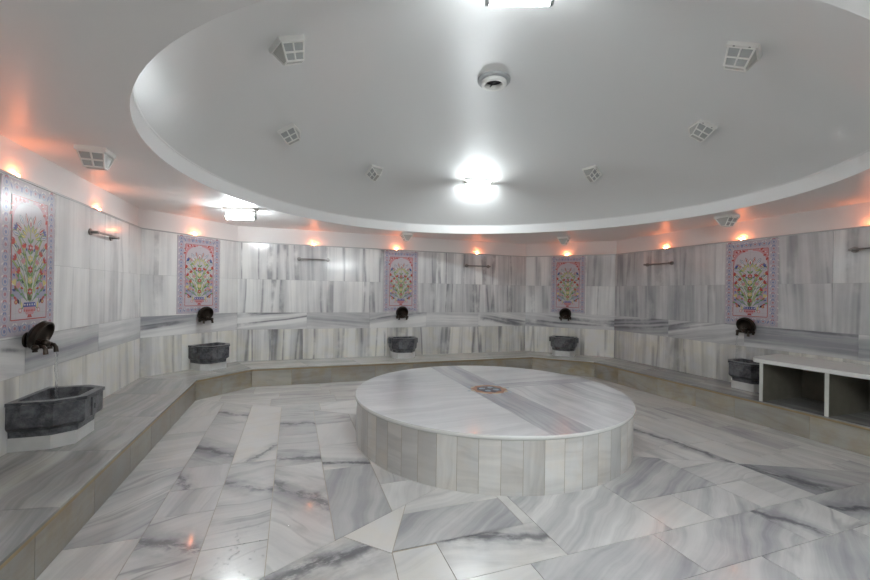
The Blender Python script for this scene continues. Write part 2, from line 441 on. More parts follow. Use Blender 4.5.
ftile('L', .66, 2., .0, 3.1, 70, (.12, .3, .1, .1)); ftile('L', .66, 2., 3.1, 5.2, 70, (.3, .4, .2, .3))
# front rows
E8 = halfplane(.56, 2.26, 2.28, True); E8b = halfplane(.56, 2.26, 2.28, False)
ftile('F', .1, 1.0, 2.2, 2.9, 62, CREAM, None, [E8, (-1, -1, -2.81), (0, -1, -2.26)])
ftile('F', .5, 1.44, 2.27, 2.63, 35, (.50, .55, .1, .05), None, [E8b])
ftile('F', .5, 1.44, 2.63, 3.5, 12, (.08, .5, .0, .15), None, [E8b])
ftile('F', 1.44, 1.52, 2.28, 3.5, 30, LIGHT)
ftile('F', 1.52, 2.33, 1.93, 3.5, 32, (.40, .75, .1, 0))
ftile('F', 2.33, 3.22, 2.28, 3.5, 28, (.50, .75, .1, 0))
ftile('F', 3.22, 3.80, 2.28, 2.6, 15, (.36, .5, .2, .05)); ftile('F', 3.22, 3.80, 2.6, 3.5, 15, LIGHT)
ftile('F', 3.80, 6., 1.93, 3.0, -60, (.55, .3, .2, 0), (3.78, 2.56, 4.16, 1.5, .10))
ftile('F', -1.6, .56, 1.57, 3.0, 10, (.05, .2, .05, .3), (-.1, 2.22, .56, 2.40, .09), [(1, 1, 2.81), halfplane(.5, 1.57, 11.5, True)])
ftile('F', .5, .83, 1.93, 2.26, 18, (.06, .35, .0, .3), None, [halfplane(.5, 1.57, 11.5, False)])
ftile('F', .83, 1.52, 1.93, 2.28, -12, (.10, .3, .1, .25), (1.1, 2.24, 1.56, 2.1, .06))
ftile('F', .5, 1.27, 1.57, 1.93, 15, (.12, .3, .0, .3))
ftile('F', 1.27, 2.16, 1.57, 1.93, 25, (.52, .45, .15, 0))
ftile('F', 2.33, 2.72, 1.93, 2.28, 25, (.16, .3, .0, .1))
ftile('F', 2.72, 3.20, 1.93, 2.28, 35, (.35, .7, .1, 0))
ftile('F', 3.20, 3.50, 1.93, 2.28, 10, (.10, .2, .0, .1)); ftile('F', 3.50, 3.80, 1.93, 2.28, 12, (.14, .3, .1, .1))
ftile('F', 2.16, 3.05, 1.57, 1.93, 30, (.50, .6, .1, 0))
ftile('F', 3.05, 3.66, 1.57, 1.93, 20, (.25, .4, .4, .05), (3.1, 1.92, 3.24, 1.52, .05))
ftile('F', 3.66, 4.6, 1.57, 1.93, 20, (.45, .5, .4, 0), (3.4, 1.88, 3.9, 1.70, .04))
ftile('F', 4.6, 6.0, 1.57, 1.93, 20, BLUE)
for y0, y1 in ((1.21, 1.57), (.85, 1.21), (.49, .85), (.13, .49), (-.3, .13), (-1., -.3)):
    x = -1.7 + rr(0, .4)
    ftile('F', -2., x, y0, y1, rr(-30, 30), LIGHT)
    while x < 6:
        nx = x + rr(.6, .95); ftile('F', x, nx, y0, y1, rr(10, 40), (rr(.1, .6), rr(.3, .6), .2, .05)); x = nx
# right columns
for x0, x1, seams, looks, ang, vn in (
        (2., 3.46, (2, 3.0, 3.8, 4.6, 7), ((.3, .5, .1, .1), (.1, .3, .1, .15), (.3, .5, .2, .1), (.1, .3, .1, .2)), 80, {}),
        (3.46, 3.82, (2, 3.05, 3.75, 4.5, 7), ((.08, .3, .0, .15), (.12, .4, .1, .15), (.2, .4, .1, .1), (.1, .3, .1, .15)), 97, {0: (3.70, 3.3, 3.80, 2.40, .045), 1: (3.58, 4.05, 3.73, 2.95, .045)}),
        (3.82, 4.18, (2, 3.0, 3.9, 4.8, 7), ((.06, .25, .0, .2), (.10, .3, .0, .2), (.12, .4, .1, .2), (.2, .4, .1, .2)), 95, {}),
        (4.18, 4.57, (1.5, 2.57, 2.88, 3.7, 4.6, 7), ((.3, .5, .1, .05), (.12, .3, .1, .15), (.14, .35, .1, .15), (.25, .6, .2, .1), (.15, .4, .1, .15)), 92, {}),
        (4.57, 4.92, (1.2, 2.25, 2.62, 3.3, 4.1, 5.0, 7), ((.45, .5, .2, 0), (.2, .5, .1, .1), (.5, .4, .2, .05), (.3, .6, .2, .1), (.15, .4, .1, .2), (.3, .5, .1, .1)), 92, {}),
        (4.92, 5.6, (1.0, 2.1, 3.1, 4.0, 4.9, 7), ((.3, .4, .2, .05), (.28, .4, .2, .1), (.15, .4, .2, .3), (.1, .3, .1, .3), (.2, .4, .1, .2)), 92, {})):
    for k in range(len(seams) - 1):
        ftile('R', x0, x1, seams[k], seams[k + 1], ang + rr(-6, 6), looks[k], vn.get(k))
# back rows
for y0, y1 in ((3.5, 4.9), (4.9, 5.26), (5.26, 5.62), (5.62, 5.98), (5.98, 6.34), (6.34, 7.2)):
    x = -1.4 + rr(0, .5); ftile('B', -2, x, y0, y1, 3, (.12, .4, .1, .15))
    while x < 6:
        nx = x + rr(.5, 1.0); ftile('B', x, nx, y0, y1, rr(-8, 8), (rr(.08, .42), rr(.35, .6), .2, .15)); x = nx
mb.build('floor', kind='structure')

# ------------------------------------------------------------------ ceiling: soffit, rim and dome
mb = MB(); N = 128
obig = offs(-.2)
if area(obig) < 0: obig = obig[::-1]
OP = planes(obig)
circ, outr = [], []
for k in range(N):
    a = 2 * PI * k / N; d = (math.cos(a), math.sin(a))
    t = min((c - (nx * CX + ny * CY)) / (nx * d[0] + ny * d[1]) for nx, ny, c in OP if nx * d[0] + ny * d[1] > 1e-6)
    circ.append((CX + rad(a) * d[0], CY + rad(a) * d[1])); outr.append((CX + d[0] * t, CY + d[1] * t))
# soffit ring (underside), thin bead at its edge, rim face, dome
mb.grid([[Vector((*p, ZS)) for p in outr], [Vector((*p, ZS)) for p in circ]], 'plaster', smooth=False)
def ring(r, z): return [Vector((CX + rad(2 * PI * k / N, r) * math.cos(2 * PI * k / N), CY + rad(2 * PI * k / N, r) * math.sin(2 * PI * k / N), z)) for k in range(N)]
mb.grid([ring(RD, ZS), ring(RD, ZRIM)], 'rimwhite')
mb.grid([ring(RD, ZRIM), ring(RD - .012, ZRIM + .004), ring(RD - .014, ZRIM + .012)], 'rimwhite')
h = ZAP - ZRIM; RS = (RD ** 2 + h ** 2) / (2 * h); ZC = ZAP - RS
rows = []
for i in range(41):
    r = (RD - .013) * (1 - i / 40) + .01 * (i / 40); rows.append(ring(r, ZC + math.sqrt(RS ** 2 - r ** 2)))
mb.build('ceiling', kind='structure')
mb = MB(); mb.grid(rows, 'dome'); mb.face(rows[-1], 'dome')
mb.build('ceiling', kind='structure')
def dome_z(x, y): r2 = ((x - CX) ** 2 + (y - CY) ** 2) * (RD / rad(math.atan2(y - CY, x - CX))) ** 2; return ZC + math.sqrt(RS ** 2 - r2)
def dome_n(x, y): return (Vector((CX, CY, ZC)) - Vector((x, y, dome_z(x, y)))).normalized()

# ------------------------------------------------------------------ built-in bench
bench = thing('marble_bench', 'long low built-in grey marble bench running along the walls around the whole room', 'bench')
IN = offs(BW); INR = offs(BW - .022)
for i in range(5):
    w = WALLS[i]; a0, a1 = Vector((*LOOP[i], 0)), Vector((*LOOP[i + 1], 0)); b0, b1 = Vector((*IN[i], 0)), Vector((*IN[i + 1], 0))
    dark = {'left': .72, 'back_left': .25, 'back': .15, 'back_right': .45, 'right': .8}[w.name]  # seat tone per side; left one darkened to stand in for dimmer light
    if i == 0: b0 = Vector((b0.x, a0.y, 0))
    if i == 4: b1 = Vector((b1.x, a1.y, 0))
    mb = MB(); L = w.L; ns = max(1, round(L / .95))
    fr = Matrix(((1, 0, 0, 0), (0, 1, 0, 0), (0, 0, 1, 0), (0, 0, 0, 1)))
    for k in range(ns):
        f0, f1 = k / ns, (k + 1) / ns
        P = [a0.lerp(a1, f0), a0.lerp(a1, f1), b0.lerp(b1, f1), b0.lerp(b1, f0)]
        pl = [(p.x, p.y) for p in P]; ang = math.atan2(w.t.y, w.t.x) + rr(-.1, .1)
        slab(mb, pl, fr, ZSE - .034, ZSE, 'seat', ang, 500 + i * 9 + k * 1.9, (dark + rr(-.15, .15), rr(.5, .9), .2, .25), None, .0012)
        q = [p.copy() for p in P]
        mb.face([Vector((p.x, p.y, ZSE - .034)) for p in q], 'riser')
    # stained front arris
    e0, e1 = b0 + w.n * .0015, b1 + w.n * .0015
    mb.face([e0 + Vector((0, 0, ZSE - .034)), e1 + Vector((0, 0, ZSE - .034)), e1 + Vector((0, 0, ZSE - .014)), e0 + Vector((0, 0, ZSE - .014))], 'stain')
    o = mb.build('seat_slab', bench)
    mb = MB(); c0, c1 = Vector((*INR[i], 0)), Vector((*INR[i + 1], 0))
    if i == 0: c0 = Vector((c0.x, a0.y, 0))
    if i == 4: c1 = Vector((c1.x, a1.y, 0))
    Lr = (c1 - c0).length; fr2 = Matrix(((w.t.x, 0, w.n.x, c0.x), (w.t.y, 0, w.n.y, c0.y), (0, 1, 0, 0), (0, 0, 0, 1)))
    mb.face([fr2 @ Vector(p) for p in ((0, 0, -.004), (Lr, 0, -.004), (Lr, ZSE - .034, -.004), (0, ZSE - .034, -.004))], 'stain')
    nr = max(2, round(Lr / .62)); xr = [0] + [Lr * (k + rr(-.15, .15)) / nr for k in range(1, nr)] + [Lr]
    for k in range(nr):
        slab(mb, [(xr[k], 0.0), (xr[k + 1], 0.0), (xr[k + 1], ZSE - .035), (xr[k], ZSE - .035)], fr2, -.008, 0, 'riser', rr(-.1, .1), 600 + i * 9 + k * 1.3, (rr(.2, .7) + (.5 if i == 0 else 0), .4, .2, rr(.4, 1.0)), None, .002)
    mb.build('riser', bench)

# ------------------------------------------------------------------ round heated platform
PX, PY, PZ, PR = 2.037, 3.955, .452, 1.422
plat = thing('marble_platform', 'large round grey and white marble platform in the middle of the floor', 'platform', (PX, PY, 0))
mb = MB(); n = 54
for k in range(n):
    a0, a1 = 2 * PI * k / n + .0012, 2 * PI * (k + 1) / n - .0012; am = (a0 + a1) / 2; r = PR + .0
    z0, z1 = 0., PZ - .035; sub = 3; sd = k * 2.3; tn = rr(.05, .8); lk = (tn, rr(.3, .55), .15, rr(.1, .6)); vert = R_() < .55
    for s_ in range(sub):
        b0, b1 = a0 + (a1 - a0) * s_ / sub, a0 + (a1 - a0) * (s_ + 1) / sub
        P = [Vector((r * math.cos(b), r * math.sin(b), z)) for b, z in ((b0, z0), (b1, z0), (b1, z1), (b0, z1))]
        G = [((b - am) * r, z, sd) if vert else (z, (b - am) * r, sd) for b, z in ((b0, z0), (b1, z0), (b1, z1), (b0, z1))]
        mb.face(P, 'drum', G, lk)
mb.lathe([(PR - .004, 0), (PR - .004, PZ - .035)], 'grout', 96)
mb.build('drum', plat)
mb = MB()
PT = PR + .012; cpoly = [(PT * math.cos(2 * PI * k / 120), PT * math.sin(2 * PI * k / 120)) for k in range(120)]
def tslab(pl, ang, look, sd, vein=None):
    p = cpoly
    for h in pl: p = clip(p, *h)
    slab(mb, p, Matrix(), PZ - .03, PZ, 'top', ang, sd, look, vein, .0008)
x0, x1 = -.20, .20     # the grey strip across the top
Lf, Rt = (1, 0, x0), (-1, 0, -x1)
tslab([(-1, 0, -x0), (1, 0, x1)], PI / 2, (.62, .5, .1, 0), 3.1)
tslab([Lf, (0, 1, -.06)], 0.05, (.10, .28, .05, 0), 5.3); tslab([Lf, (0, -1, .06), (0, 1, .55)], 0.02, (.16, .3, .1, 0), 6.1); tslab([Lf, (0, -1, -.55)], 0.03, (.26, .3, .1, 0), 7.7)
tslab([Rt, (0, 1, .02), (1, 0, .72)], PI / 2 + .03, (.18, .4, .1, 0), 8.9); tslab([(-1, 0, -.72), (0, 1, .02)], PI / 2, (.22, .5, .1, 0), 9.4)
tslab([Rt, (0, -1, -.02), (0, 1, .22)], 0.0, (.48, .4, .1, 0), 10.2); tslab([Rt, (0, -1, -.22)], 0.02, (.2, .3, .1, 0), 11.6)
rows = [[Vector((rad * math.cos(2 * PI * k / 120), rad * math.sin(2 * PI * k / 120), z)) for k in range(120)] for rad, z in ((PR - .006, PZ - .036), (PR + .008, PZ - .036), (PR + .016, PZ - .028), (PR + .016, PZ - .008), (PR + .009, PZ - .0005))]
mb.grid(rows, 'shelf')
tp = mb.build('top_slab', plat)
mb = MB()
def star(r, k=8, off=0., inner=.86): return [(r * (1 if i % 2 == 0 else inner) * math.cos(PI * i / k + off), r * (1 if i % 2 == 0 else inner) * math.sin(PI * i / k + off)) for i in range(2 * k)]
mb.prism(star(.215, 8), PZ, PZ + .002, 'ochrestone'); mb.prism(star(.20, 8, PI / 8), PZ, PZ + .003, 'redstone'); mb.prism(star(.145, 8), PZ, PZ + .004, 'darkstone')
for k in range(8):
    a = PI / 4 * k + .2; mb.prism([(.075 * math.cos(a) + .035 * math.cos(b), .075 * math.sin(a) + .035 * math.sin(b)) for b in [j * PI / 4 for j in range(8)]], PZ, PZ + .005, 'bluestone' if k % 2 else 'darkstone')
for k in range(8):
    a = PI / 4 * k; mb.prism([(.235 * math.cos(a) + .02 * math.cos(b), .235 * math.sin(a) + .02 * math.sin(b)) for b in [j * PI / 3 for j in range(6)]], PZ, PZ + .002, 'bluestone')
mb.build('inlaid_medallion', plat)['label'] = 'red and dark stone medallion inlaid in the platform top'

# ------------------------------------------------------------------ tile panels
def panel_meshes():
    Wd, Hh, B = .68, 1.16, .112
    z1 = .006
    mb = MB(); T = z1
    def P(pts, m, lay): 
        # pts in (u to viewer's right, v up); layer height in 0.2 mm steps
        d = T + lay * .0003
        q = [Vector((-u, d, v)) for u, v in pts]
        if area(pts) < 0: q = q[::-1]
        mb.face(q, m)
    def ell(u, v, a, b, m, lay, rot=0., n=12):
        P([(u + a * math.cos(t) * math.cos(rot) - b * math.sin(t) * math.sin(rot), v + a * math.cos(t) * math.sin(rot) + b * math.sin(t) * math.cos(rot)) for t in [2 * PI * k / n for k in range(n)]], m, lay)
    def leaf(u, v, L, wd, rot, m, lay):
        pts = []
        for k in range(9): s = k / 8; pts.append((s * L, wd * math.sin(PI * s)))
        for k in range(7, 0, -1): s = k / 8; pts.append((s * L, -wd * math.sin(PI * s)))
        P([(u + x * math.cos(rot) - y * math.sin(rot), v + x * math.sin(rot) + y * math.cos(rot)) for x, y in pts], m, lay)
    def stroke(pts, wd, m, lay):
        l, r = [], []
        for i, p in enumerate(pts):
            q0, q1 = pts[max(0, i - 1)], pts[min(len(pts) - 1, i + 1)]; dx, dy = q1[0] - q0[0], q1[1] - q0[1]; L = math.hypot(dx, dy) or 1
            l.append((p[0] - dy / L * wd, p[1] + dx / L * wd)); r.append((p[0] + dy / L * wd, p[1] - dx / L * wd))
        for i in range(len(pts) - 1): P([l[i], l[i + 1], r[i + 1], r[i]], m, lay)
    # --- border
    hw = Wd / 2
    mb.box((-hw, 0, 0), (hw, T, Hh), 'lil')
    for s in (-1, 1):
        n = 13
        for k in range(n):
            v = Hh * (k + .5) / n; u = s * (hw - B / 2)
            ell(u, v, .034, .034, 'lav' if k % 2 else 'sky', 1, n=10); ell(u, v, .026, .026, 'lil', 2, n=10)
            ell(u, v, .014, .014, 'bred' if k % 2 else 'bblue', 3, n=8)
            for q in (-1, 1): leaf(u + q * .020, v + .028, .03, .008, PI / 2 + q * .7, 'bblue' if k % 2 else 'bred', 2); leaf(u - q * .044, v + .03, .03, .007, q * .6, 'cw', 2)
    for vv in (B / 2, Hh - B / 2):
        n = 6
        for k in range(n):
            u = -hw + Wd * (k + .5) / n
            if abs(u) > hw - B: continue
            ell(u, vv, .038, .03, 'lav' if k % 2 else 'sky', 1, n=10); ell(u, vv, .026, .020, 'lil', 2, n=10); ell(u, vv, .014, .012, 'bred', 3, n=8)
            for q in (-1, 1): leaf(u + q * .045, vv - .03, .06, .009, PI / 2 - q * .5, 'bblue', 2); leaf(u + q * .03, vv + .02, .035, .007, PI / 2 + q * .9, 'cw', 2)
    # fine tile joints
    for k in range(1, 4): u = -hw + Wd * k / 4; stroke([(u, 0), (u, B)], .0012, 'gro', 4); stroke([(u, Hh - B), (u, Hh)], .0012, 'gro', 4)
    for k in range(1, 7):
        v = Hh * k / 7
        for s in (-1, 1): stroke([(s * (hw - B), v), (s * hw, v)], .0012, 'gro', 4)
    border = mb; 
    # --- picture field
    mb = MB(); T = z1 + .0018
    iw, v0, v1 = hw - B, B, Hh - B
    mb.box((-iw, .0, v0), (iw, T, v1), 'fld')
    def frame(g, wd, m, lay): stroke([(-iw + g, v0 + g), (iw - g, v0 + g)], wd, m, lay); stroke([(-iw + g, v1 - g), (iw - g, v1 - g)], wd, m, lay); stroke([(-iw + g, v0 + g), (-iw + g, v1 - g)], wd, m, lay); stroke([(iw - g, v0 + g), (iw - g, v1 - g)], wd, m, lay)
    frame(.006, .004, 'red', 3); 
    vc = v0 + .60
    for s in (-1, 1):
        # red spandrels above the arch, lilac grounds below
        pts = [(s * (iw - .012), v1 - .012), (s * .03, v1 - .012)] + [(s * (.03 + (iw - .05) * math.sin(t)), v1 - .03 - .17 * (1 - math.cos(t))) for t in [k * PI / 2 / 8 for k in range(9)]] + [(s * (iw - .012), v1 - .22)]
        P(pts, 'rose', 1)
        for k in range(5):
            t = .25 + k * .28; u = s * (.07 + (iw - .08) * math.sin(t)); v = v1 - .022 - .14 * (1 - math.cos(t)) + .004
            leaf(u, v, .045, .012, .3 * s + k, 'red', 2); ell(u + s * .012, v + .008, .009, .007, 'cw', 3)
        P([(s * (iw - .014), v0 + .50), (s * (iw - .014), v0 + .16), (s * .055, v0 + .17), (s * .10, v0 + .28)], 'lav', 1)
        for k in range(6): ell(s * (.115 + .018 * (k % 3)), v0 + .19 + .045 * k, .008, .006, 'sky', 2)
        # pale blade leaves fanning from the vase
        for a, L, wd, m in ((1.30, .50, .013, 'lime'), (1.13, .46, .014, 'cw'), (.98, .36, .012, 'lime')):
            pts = [(s * (.012 + L * tt * math.cos(a + .35 * (1 - tt))), v0 + .15 + L * tt * math.sin(a + .35 * (1 - tt))) for tt in [k / 10 for k in range(11)]]
            stroke(pts, wd * .75, 'grn', 3); stroke(pts, wd * .45, m, 4)
        # tulips and carnations
        for u, v, a, m in ((.12, .50, .9, 'red'), (.165, .46, .5, 'red'), (.07, .545, 1.2, 'red'), (.185, .585, .25, 'red'), (.125, .36, .7, 'red'), (.075, .43, 1.1, 'rose'), (.175, .36, .6, 'rose'), (.16, .685, .6, 'blue'), (.18, .27, 1.2, 'yel'), (.12, .255, .6, 'rose')):
            u = min(u, iw - .045); rt = a if s > 0 else PI - a
            stroke([(s * u * .3, v0 + v - .11), (s * u * .75, v0 + v - .05), (s * u, v0 + v)], .0035, 'grn', 3)
            for dq in (-.55, 0, .55): leaf(s * u, v0 + v, .05, .011, rt + dq, m, 5 + (dq == 0))
            ell(s * u, v0 + v, .009, .009, 'yel', 7)
            leaf(s * u * .7, v0 + v - .05, .04, .008, rt - .9 * s, 'grn', 4)
        # fan of white almond petals under the arch
        for k in range(4):
            a = PI / 2 - s * (.30 + .36 * k); L = .20 + .02 * (k % 2)
            for m, q, ly in (('ink', .020, 3), ('cw', .016, 4), ('sky' if k % 2 else 'red', .007, 5)):
                leaf(L * .62 * math.cos(a) , vc + .02 + L * .62 * math.sin(a), .085 if m != 'ink' else .088, q, a, m, ly)
            leaf(L * .28 * math.cos(a), vc + .02 + L * .28 * math.sin(a), .07, .013, a, 'grn', 4); leaf(L * .28 * math.cos(a), vc + .02 + L * .28 * math.sin(a), .06, .008, a, 'yel', 5)
        # scrolls beside the vase
        pts = [(s * (.05 + .07 * tt), v0 + .06 + .09 * tt + .03 * math.sin(tt * 7)) for tt in [k / 12 for k in range(13)]]
        stroke(pts, .004, 'grn', 3)
        for k in range(5): leaf(s * (.07 + .028 * k), v0 + .06 + .032 * k, .05, .011, (1.9 if s > 0 else 1.2) - s * k * .45, ('red', 'yel', 'ink', 'red', 'grn')[k], 4)
        ell(s * .115, v0 + .075, .022, .02, 'rose', 4); ell(s * .115, v0 + .075, .011, .010, 'cw', 5); ell(s * .165, v0 + .14, .02, .018, 'red', 4); ell(s * .165, v0 + .14, .009, .009, 'yel', 5)
    rng = random.Random(3)
    for k in range(46):
        u, v = rng.uniform(.03, iw - .04), v0 + rng.uniform(.2, .72)
        L, a, m = rng.uniform(.03, .055), rng.uniform(.2, 1.4), rng.choice(('ink', 'grn', 'lav', 'red', 'rose', 'blue', 'lime', 'cw'))
        for s in (-1, 1): leaf(s * u, v, L, L * .2, a if s > 0 else PI - a, m, 2)
    # centre stem of flowers
    stroke([(0, v0 + .14), (0, vc + .1)], .006, 'lime', 3)
    for k in range(5):
        v = v0 + .22 + .085 * k
        for q in (0, 1, 2, 3, 4, 5): leaf(0, v, .034, .011, q * PI / 3 + PI / 6, 'red' if k % 2 == 0 else 'yel', 6)
        ell(0, v, .009, .009, 'cw', 7)
        for s in (-1, 1): leaf(0, v + .03, .06, .010, PI / 2 - s * .7, 'grn', 4)
    leaf(0, vc + .10, .10, .03, PI / 2, 'ink', 3); leaf(0, vc + .105, .09, .025, PI / 2, 'cw', 4); leaf(0, vc + .11, .06, .010, PI / 2, 'red', 5)
    # vase
    P([(-.03, v0 + .018), (.03, v0 + .018), (.018, v0 + .042), (-.018, v0 + .042)], 'red', 5)
    P([(-.045, v0 + .042), (.045, v0 + .042), (.075, v0 + .10), (-.075, v0 + .10)], 'rose', 5)
    P([(-.08, v0 + .10), (.08, v0 + .10), (.072, v0 + .135), (-.072, v0 + .135)], 'blue', 5)
    for q in (-2, -1, 0, 1, 2): ell(q * .03, v0 + .118, .008, .008, 'cw', 6); ell(q * .02, v0 + .072, .007, .009, 'red', 6)
    for k in range(1, 4): u = -hw + Wd * k / 4; stroke([(u, v0), (u, v1)], .0008, 'gro', 8)
    for k in range(1, 7):
        v = Hh * k / 7
        if v0 < v < v1: stroke([(-iw, v), (iw, v)], .0008, 'gro', 8)
    return border, mb
PANELS = [(WL, sof(WL, XL, 4.012), 'floral ceramic tile panel on the left wall, nearest one above the big basin'),
          (WBL, sof(WBL, -1.366, 7.037), 'floral ceramic tile panel on the short angled wall at left'),
          (WB, sof(WB, 1.95, YB), 'floral ceramic tile panel on the back wall, straight behind the platform'),
          (WBR, sof(WBR, 5.33, 6.91), 'floral ceramic tile panel on the short angled wall at right'),
          (WR, sof(WR, XR, 3.80), 'floral ceramic tile panel on the right wall, beside the shelf bench')]
pb, pf = panel_meshes(); proto = None
for w, s, lab in PANELS:
    loc = at(w, s, .0, 1.128)
    if proto is None:
        proto = thing('tile_panel', lab, 'tile panel', loc, w.rot, 'floral tile panels on the walls')
        pb.build('border', proto); pf.build('picture', proto)
    else: dup(proto, lab, None, loc, w.rot)

# ------------------------------------------------------------------ basins, taps, water
def make_basin(loc, rot, lab):
    b = thing('marble_basin', lab, 'basin', loc, rot, 'grey marble basins on the bench')
    mb = MB(); mb.prism([(-.215, .0), (.215, .0), (.215, .235), (.14, .345), (-.14, .345), (-.215, .235)], 0, .10, 'plinth'); mb.build('plinth', b)['label'] = 'white marble plinth'
    mb = MB()
    def plan(k, dz=0.): return [(-.24 * k, 0.), (.24 * k, 0.), (.24 * k, .26 * k), (.14 * k, .40 * k), (-.14 * k, .40 * k), (-.24 * k, .26 * k)]
    def lay(k, z): return [Vector((x, y, z)) for x, y in plan(k)]
    def inn(d, z, yb=.04): return [Vector((x, y, z)) for x, y in [(-.24 + d, yb), (.24 - d, yb), (.24 - d, .26 - d * .4), (.14 - d * .4, .40 - d), (-.14 + d * .4, .40 - d), (-.24 + d, .26 - d * .4)]]
    L = [lay(.88, .10), lay(.89, .145), lay(.91, .15), lay(.97, .165), lay(1.0, .18), lay(1.0, .335), lay(1.03, .34), lay(1.03, .365), inn(.045, .365), inn(.055, .35), inn(.12, .20, .08)]
    for i in range(len(L) - 1):
        for j in range(6): k = (j + 1) % 6; mb.face([L[i][j], L[i][k], L[i + 1][k], L[i + 1][j]], 'basin')
    mb.face(L[0][::-1], 'basin'); mb.face(L[-1], 'basin')
    bo = mb.build('bowl', b)
    bv = bo.modifiers.new('bevel', 'BEVEL'); bv.width = .006; bv.segments = 2; bv.limit_method = 'ANGLE'
    # carved tablet on the front and the two handles
    mb = MB(); mb.box((-.055, .395, .185), (.055, .412, .33), 'basin'); mb.box((-.03, .41, .235), (.03, .42, .275), 'basin'); mb.build('carved_tablet', bo)
    for s in (-1, 1):
        mb = MB(); mb.prism([(s * .232, .09), (s * .232, .19), (s * .285, .175), (s * .285, .105)][::s], .26, .352, 'basin'); mb.build('lug', b)
    mb = MB(); mb.face([v + Vector((0, 0, 0)) for v in inn(.075, .312, .055)], 'water'); mb.build('water_surface', b)
    return b
BASINS = [(WL, sof(WL, XL, 4.03), 'big dark grey marble basin nearest the camera at left'),
          (WBL, sof(WBL, -1.30, 7.10), 'grey marble basin on the short angled wall at left'),
          (WB, sof(WB, 1.97, YB), 'grey marble basin against the back wall behind the platform'),
          (WBR, sof(WBR, 5.30, 6.94), 'grey marble basin on the short angled wall at right'),
          (WR, sof(WR, XR, 3.66), 'dark grey marble basin beside the white-topped shelf at right')]
proto = None
for w, s, lab in BASINS:
    loc = at(w, s, .001, ZSE)
    proto = proto or None
    if proto is None:
        proto = make_basin(loc, w.rot, lab); first = proto
    else: dup(proto, lab, None, loc, w.rot)

first.scale = (1.12, 1.06, 1.0)

def make_tap(loc, rot, lab):
    t = thing('bronze_tap', lab, 'tap', loc, rot, 'bronze wall taps over the basins')
    mb = MB(); mb.lathe([(.001, .012), (.055, .012), (.06, .006), (.06, 0)], 'bronze', 24, Matrix.Rotation(-PI / 2, 4, 'X') ); mb.build('wall_plate', t)
    # dish tilted out of the wall, hollow side to the room
    mb = MB(); fr = Matrix.Translation((0, .10, .03)) @ Matrix.Rotation(math.radians(-110), 4, 'X')
    mb.lathe([(.004, -.045), (.05, -.040), (.082, -.024), (.096, -.002), (.100, .010), (.108, .014), (.115, .010), (.117, 0), (.110, -.008), (.113, -.018), (.117, -.026), (.112, -.036), (.102, -.036), (.090, -.052), (.055, -.072), (.004, -.08)], 'bronze', 40, fr)
    mb.build('dish', t)
    mb = MB(); mb.tube([(0, .0, -.01), (0, .06, -.03), (0, .10, -.05)], [.03, .028, .03], 'bronze', 14)
    mb.tube([(-.085, .10, -.052), (.085, .10, -.052)], .018, 'bronze', 14); mb.sphere((0, .115, -.03), .032, 'bronze'); mb.build('body', t)
    for s in (-1, 1):
        mb = MB(); mb.tube([(s * .07, .09, -.052), (s * .072, .115, -.046), (s * .072, .138, -.049), (s * .072, .150, -.068), (s * .072, .153, -.108)], [.017, .015, .014, .014, .017], 'bronze', 12); sp = mb.build('spout', t)
        mb = MB(); mb.sphere((s * .10, .10, -.052), .024, 'bronze', 12, 8); mb.tube([(s * .10, .10, -.06), (s * .10, .10, -.085)], [.014, .018], 'bronze', 10); mb.build('handle', t)
    return t
TAPS = [(WL, sof(WL, XL, 3.99), 'dark bronze tap over the big basin at left, water running from it'),
        (WBL, sof(WBL, -1.33, 7.07), 'dark bronze tap below the tile panel of the left angled wall'),
        (WB, sof(WB, 1.96, YB), 'dark bronze tap on the back wall behind the platform'),
        (WBR, sof(WBR, 5.31, 6.93), 'dark bronze tap below the tile panel of the right angled wall'),
        (WR, sof(WR, XR, 3.79), 'dark bronze tap on the right wall above the basin by the shelf')]
proto = None
for w, s, lab in TAPS:
    loc = at(w, s, .004, 1.085)
    if proto is None: proto = make_tap(loc, w.rot, lab)
    else: dup(proto, lab, None, loc, w.rot)
def stream(w, s, lab):
    mb = MB(); z0, z1 = .978, .60; pts = []
    for k in range(15): f = k / 14; p = at(w, s, .157 + .006 * f, z0 + (z1 - z0) * f); pts.append(p + Vector((.002 * math.sin(k), .002 * math.cos(k * 1.7), 0)))
    mb.tube(pts, [.011 - .003 * math.sin(k * .9) * .6 - .0002 * k for k in range(15)], 'water', 12)
    tag(mb.build('water_stream'), lab, 'water')
stream(WL, sof(WL, XL, 3.99) + .072, 'thin stream of water falling from the left tap into the big basin')
stream(WR, sof(WR, XR, 3.79) - .072, 'thin stream of water falling from the right wall tap into its basin')

# ------------------------------------------------------------------ towel bars
BARS = [(WL, sof(WL, XL, 5.24), 'short metal towel bar on the left wall'),
        (WB, sof(WB, .335, YB), 'short metal towel bar on the back wall, left of its tile panel'),
        (WB, sof(WB, 3.56, YB), 'short metal towel bar on the back wall, right of its tile panel'),
        (WR, sof(WR, XR, 5.27), 'short metal towel bar on the right wall, far from the shelf'),
        (WR, sof(WR, XR, 2.46), 'metal towel bar on the right wall, cut by the photo edge')]
proto = None
for w, s, lab in BARS:
    loc = at(w, s, 0, 2.06)
    if proto is None:
        proto = thing('towel_bar', lab, 'towel bar', loc, w.rot, 'towel bars on the marble walls')
        mb = MB(); mb.tube([(-.27, .07, 0), (.27, .07, 0)], .010, 'steel', 12); mb.build('rod', proto)
        for q in (-1, 1):
            mb = MB(); mb.tube([(q * .245, 0, 0), (q * .245, .012, 0)], .034, 'steel', 18); mb.tube([(q * .245, .01, 0), (q * .245, .08, 0)], [.014, .016], 'steel', 12); mb.build('bracket', proto)
    else: dup(proto, lab, None, loc, w.rot)

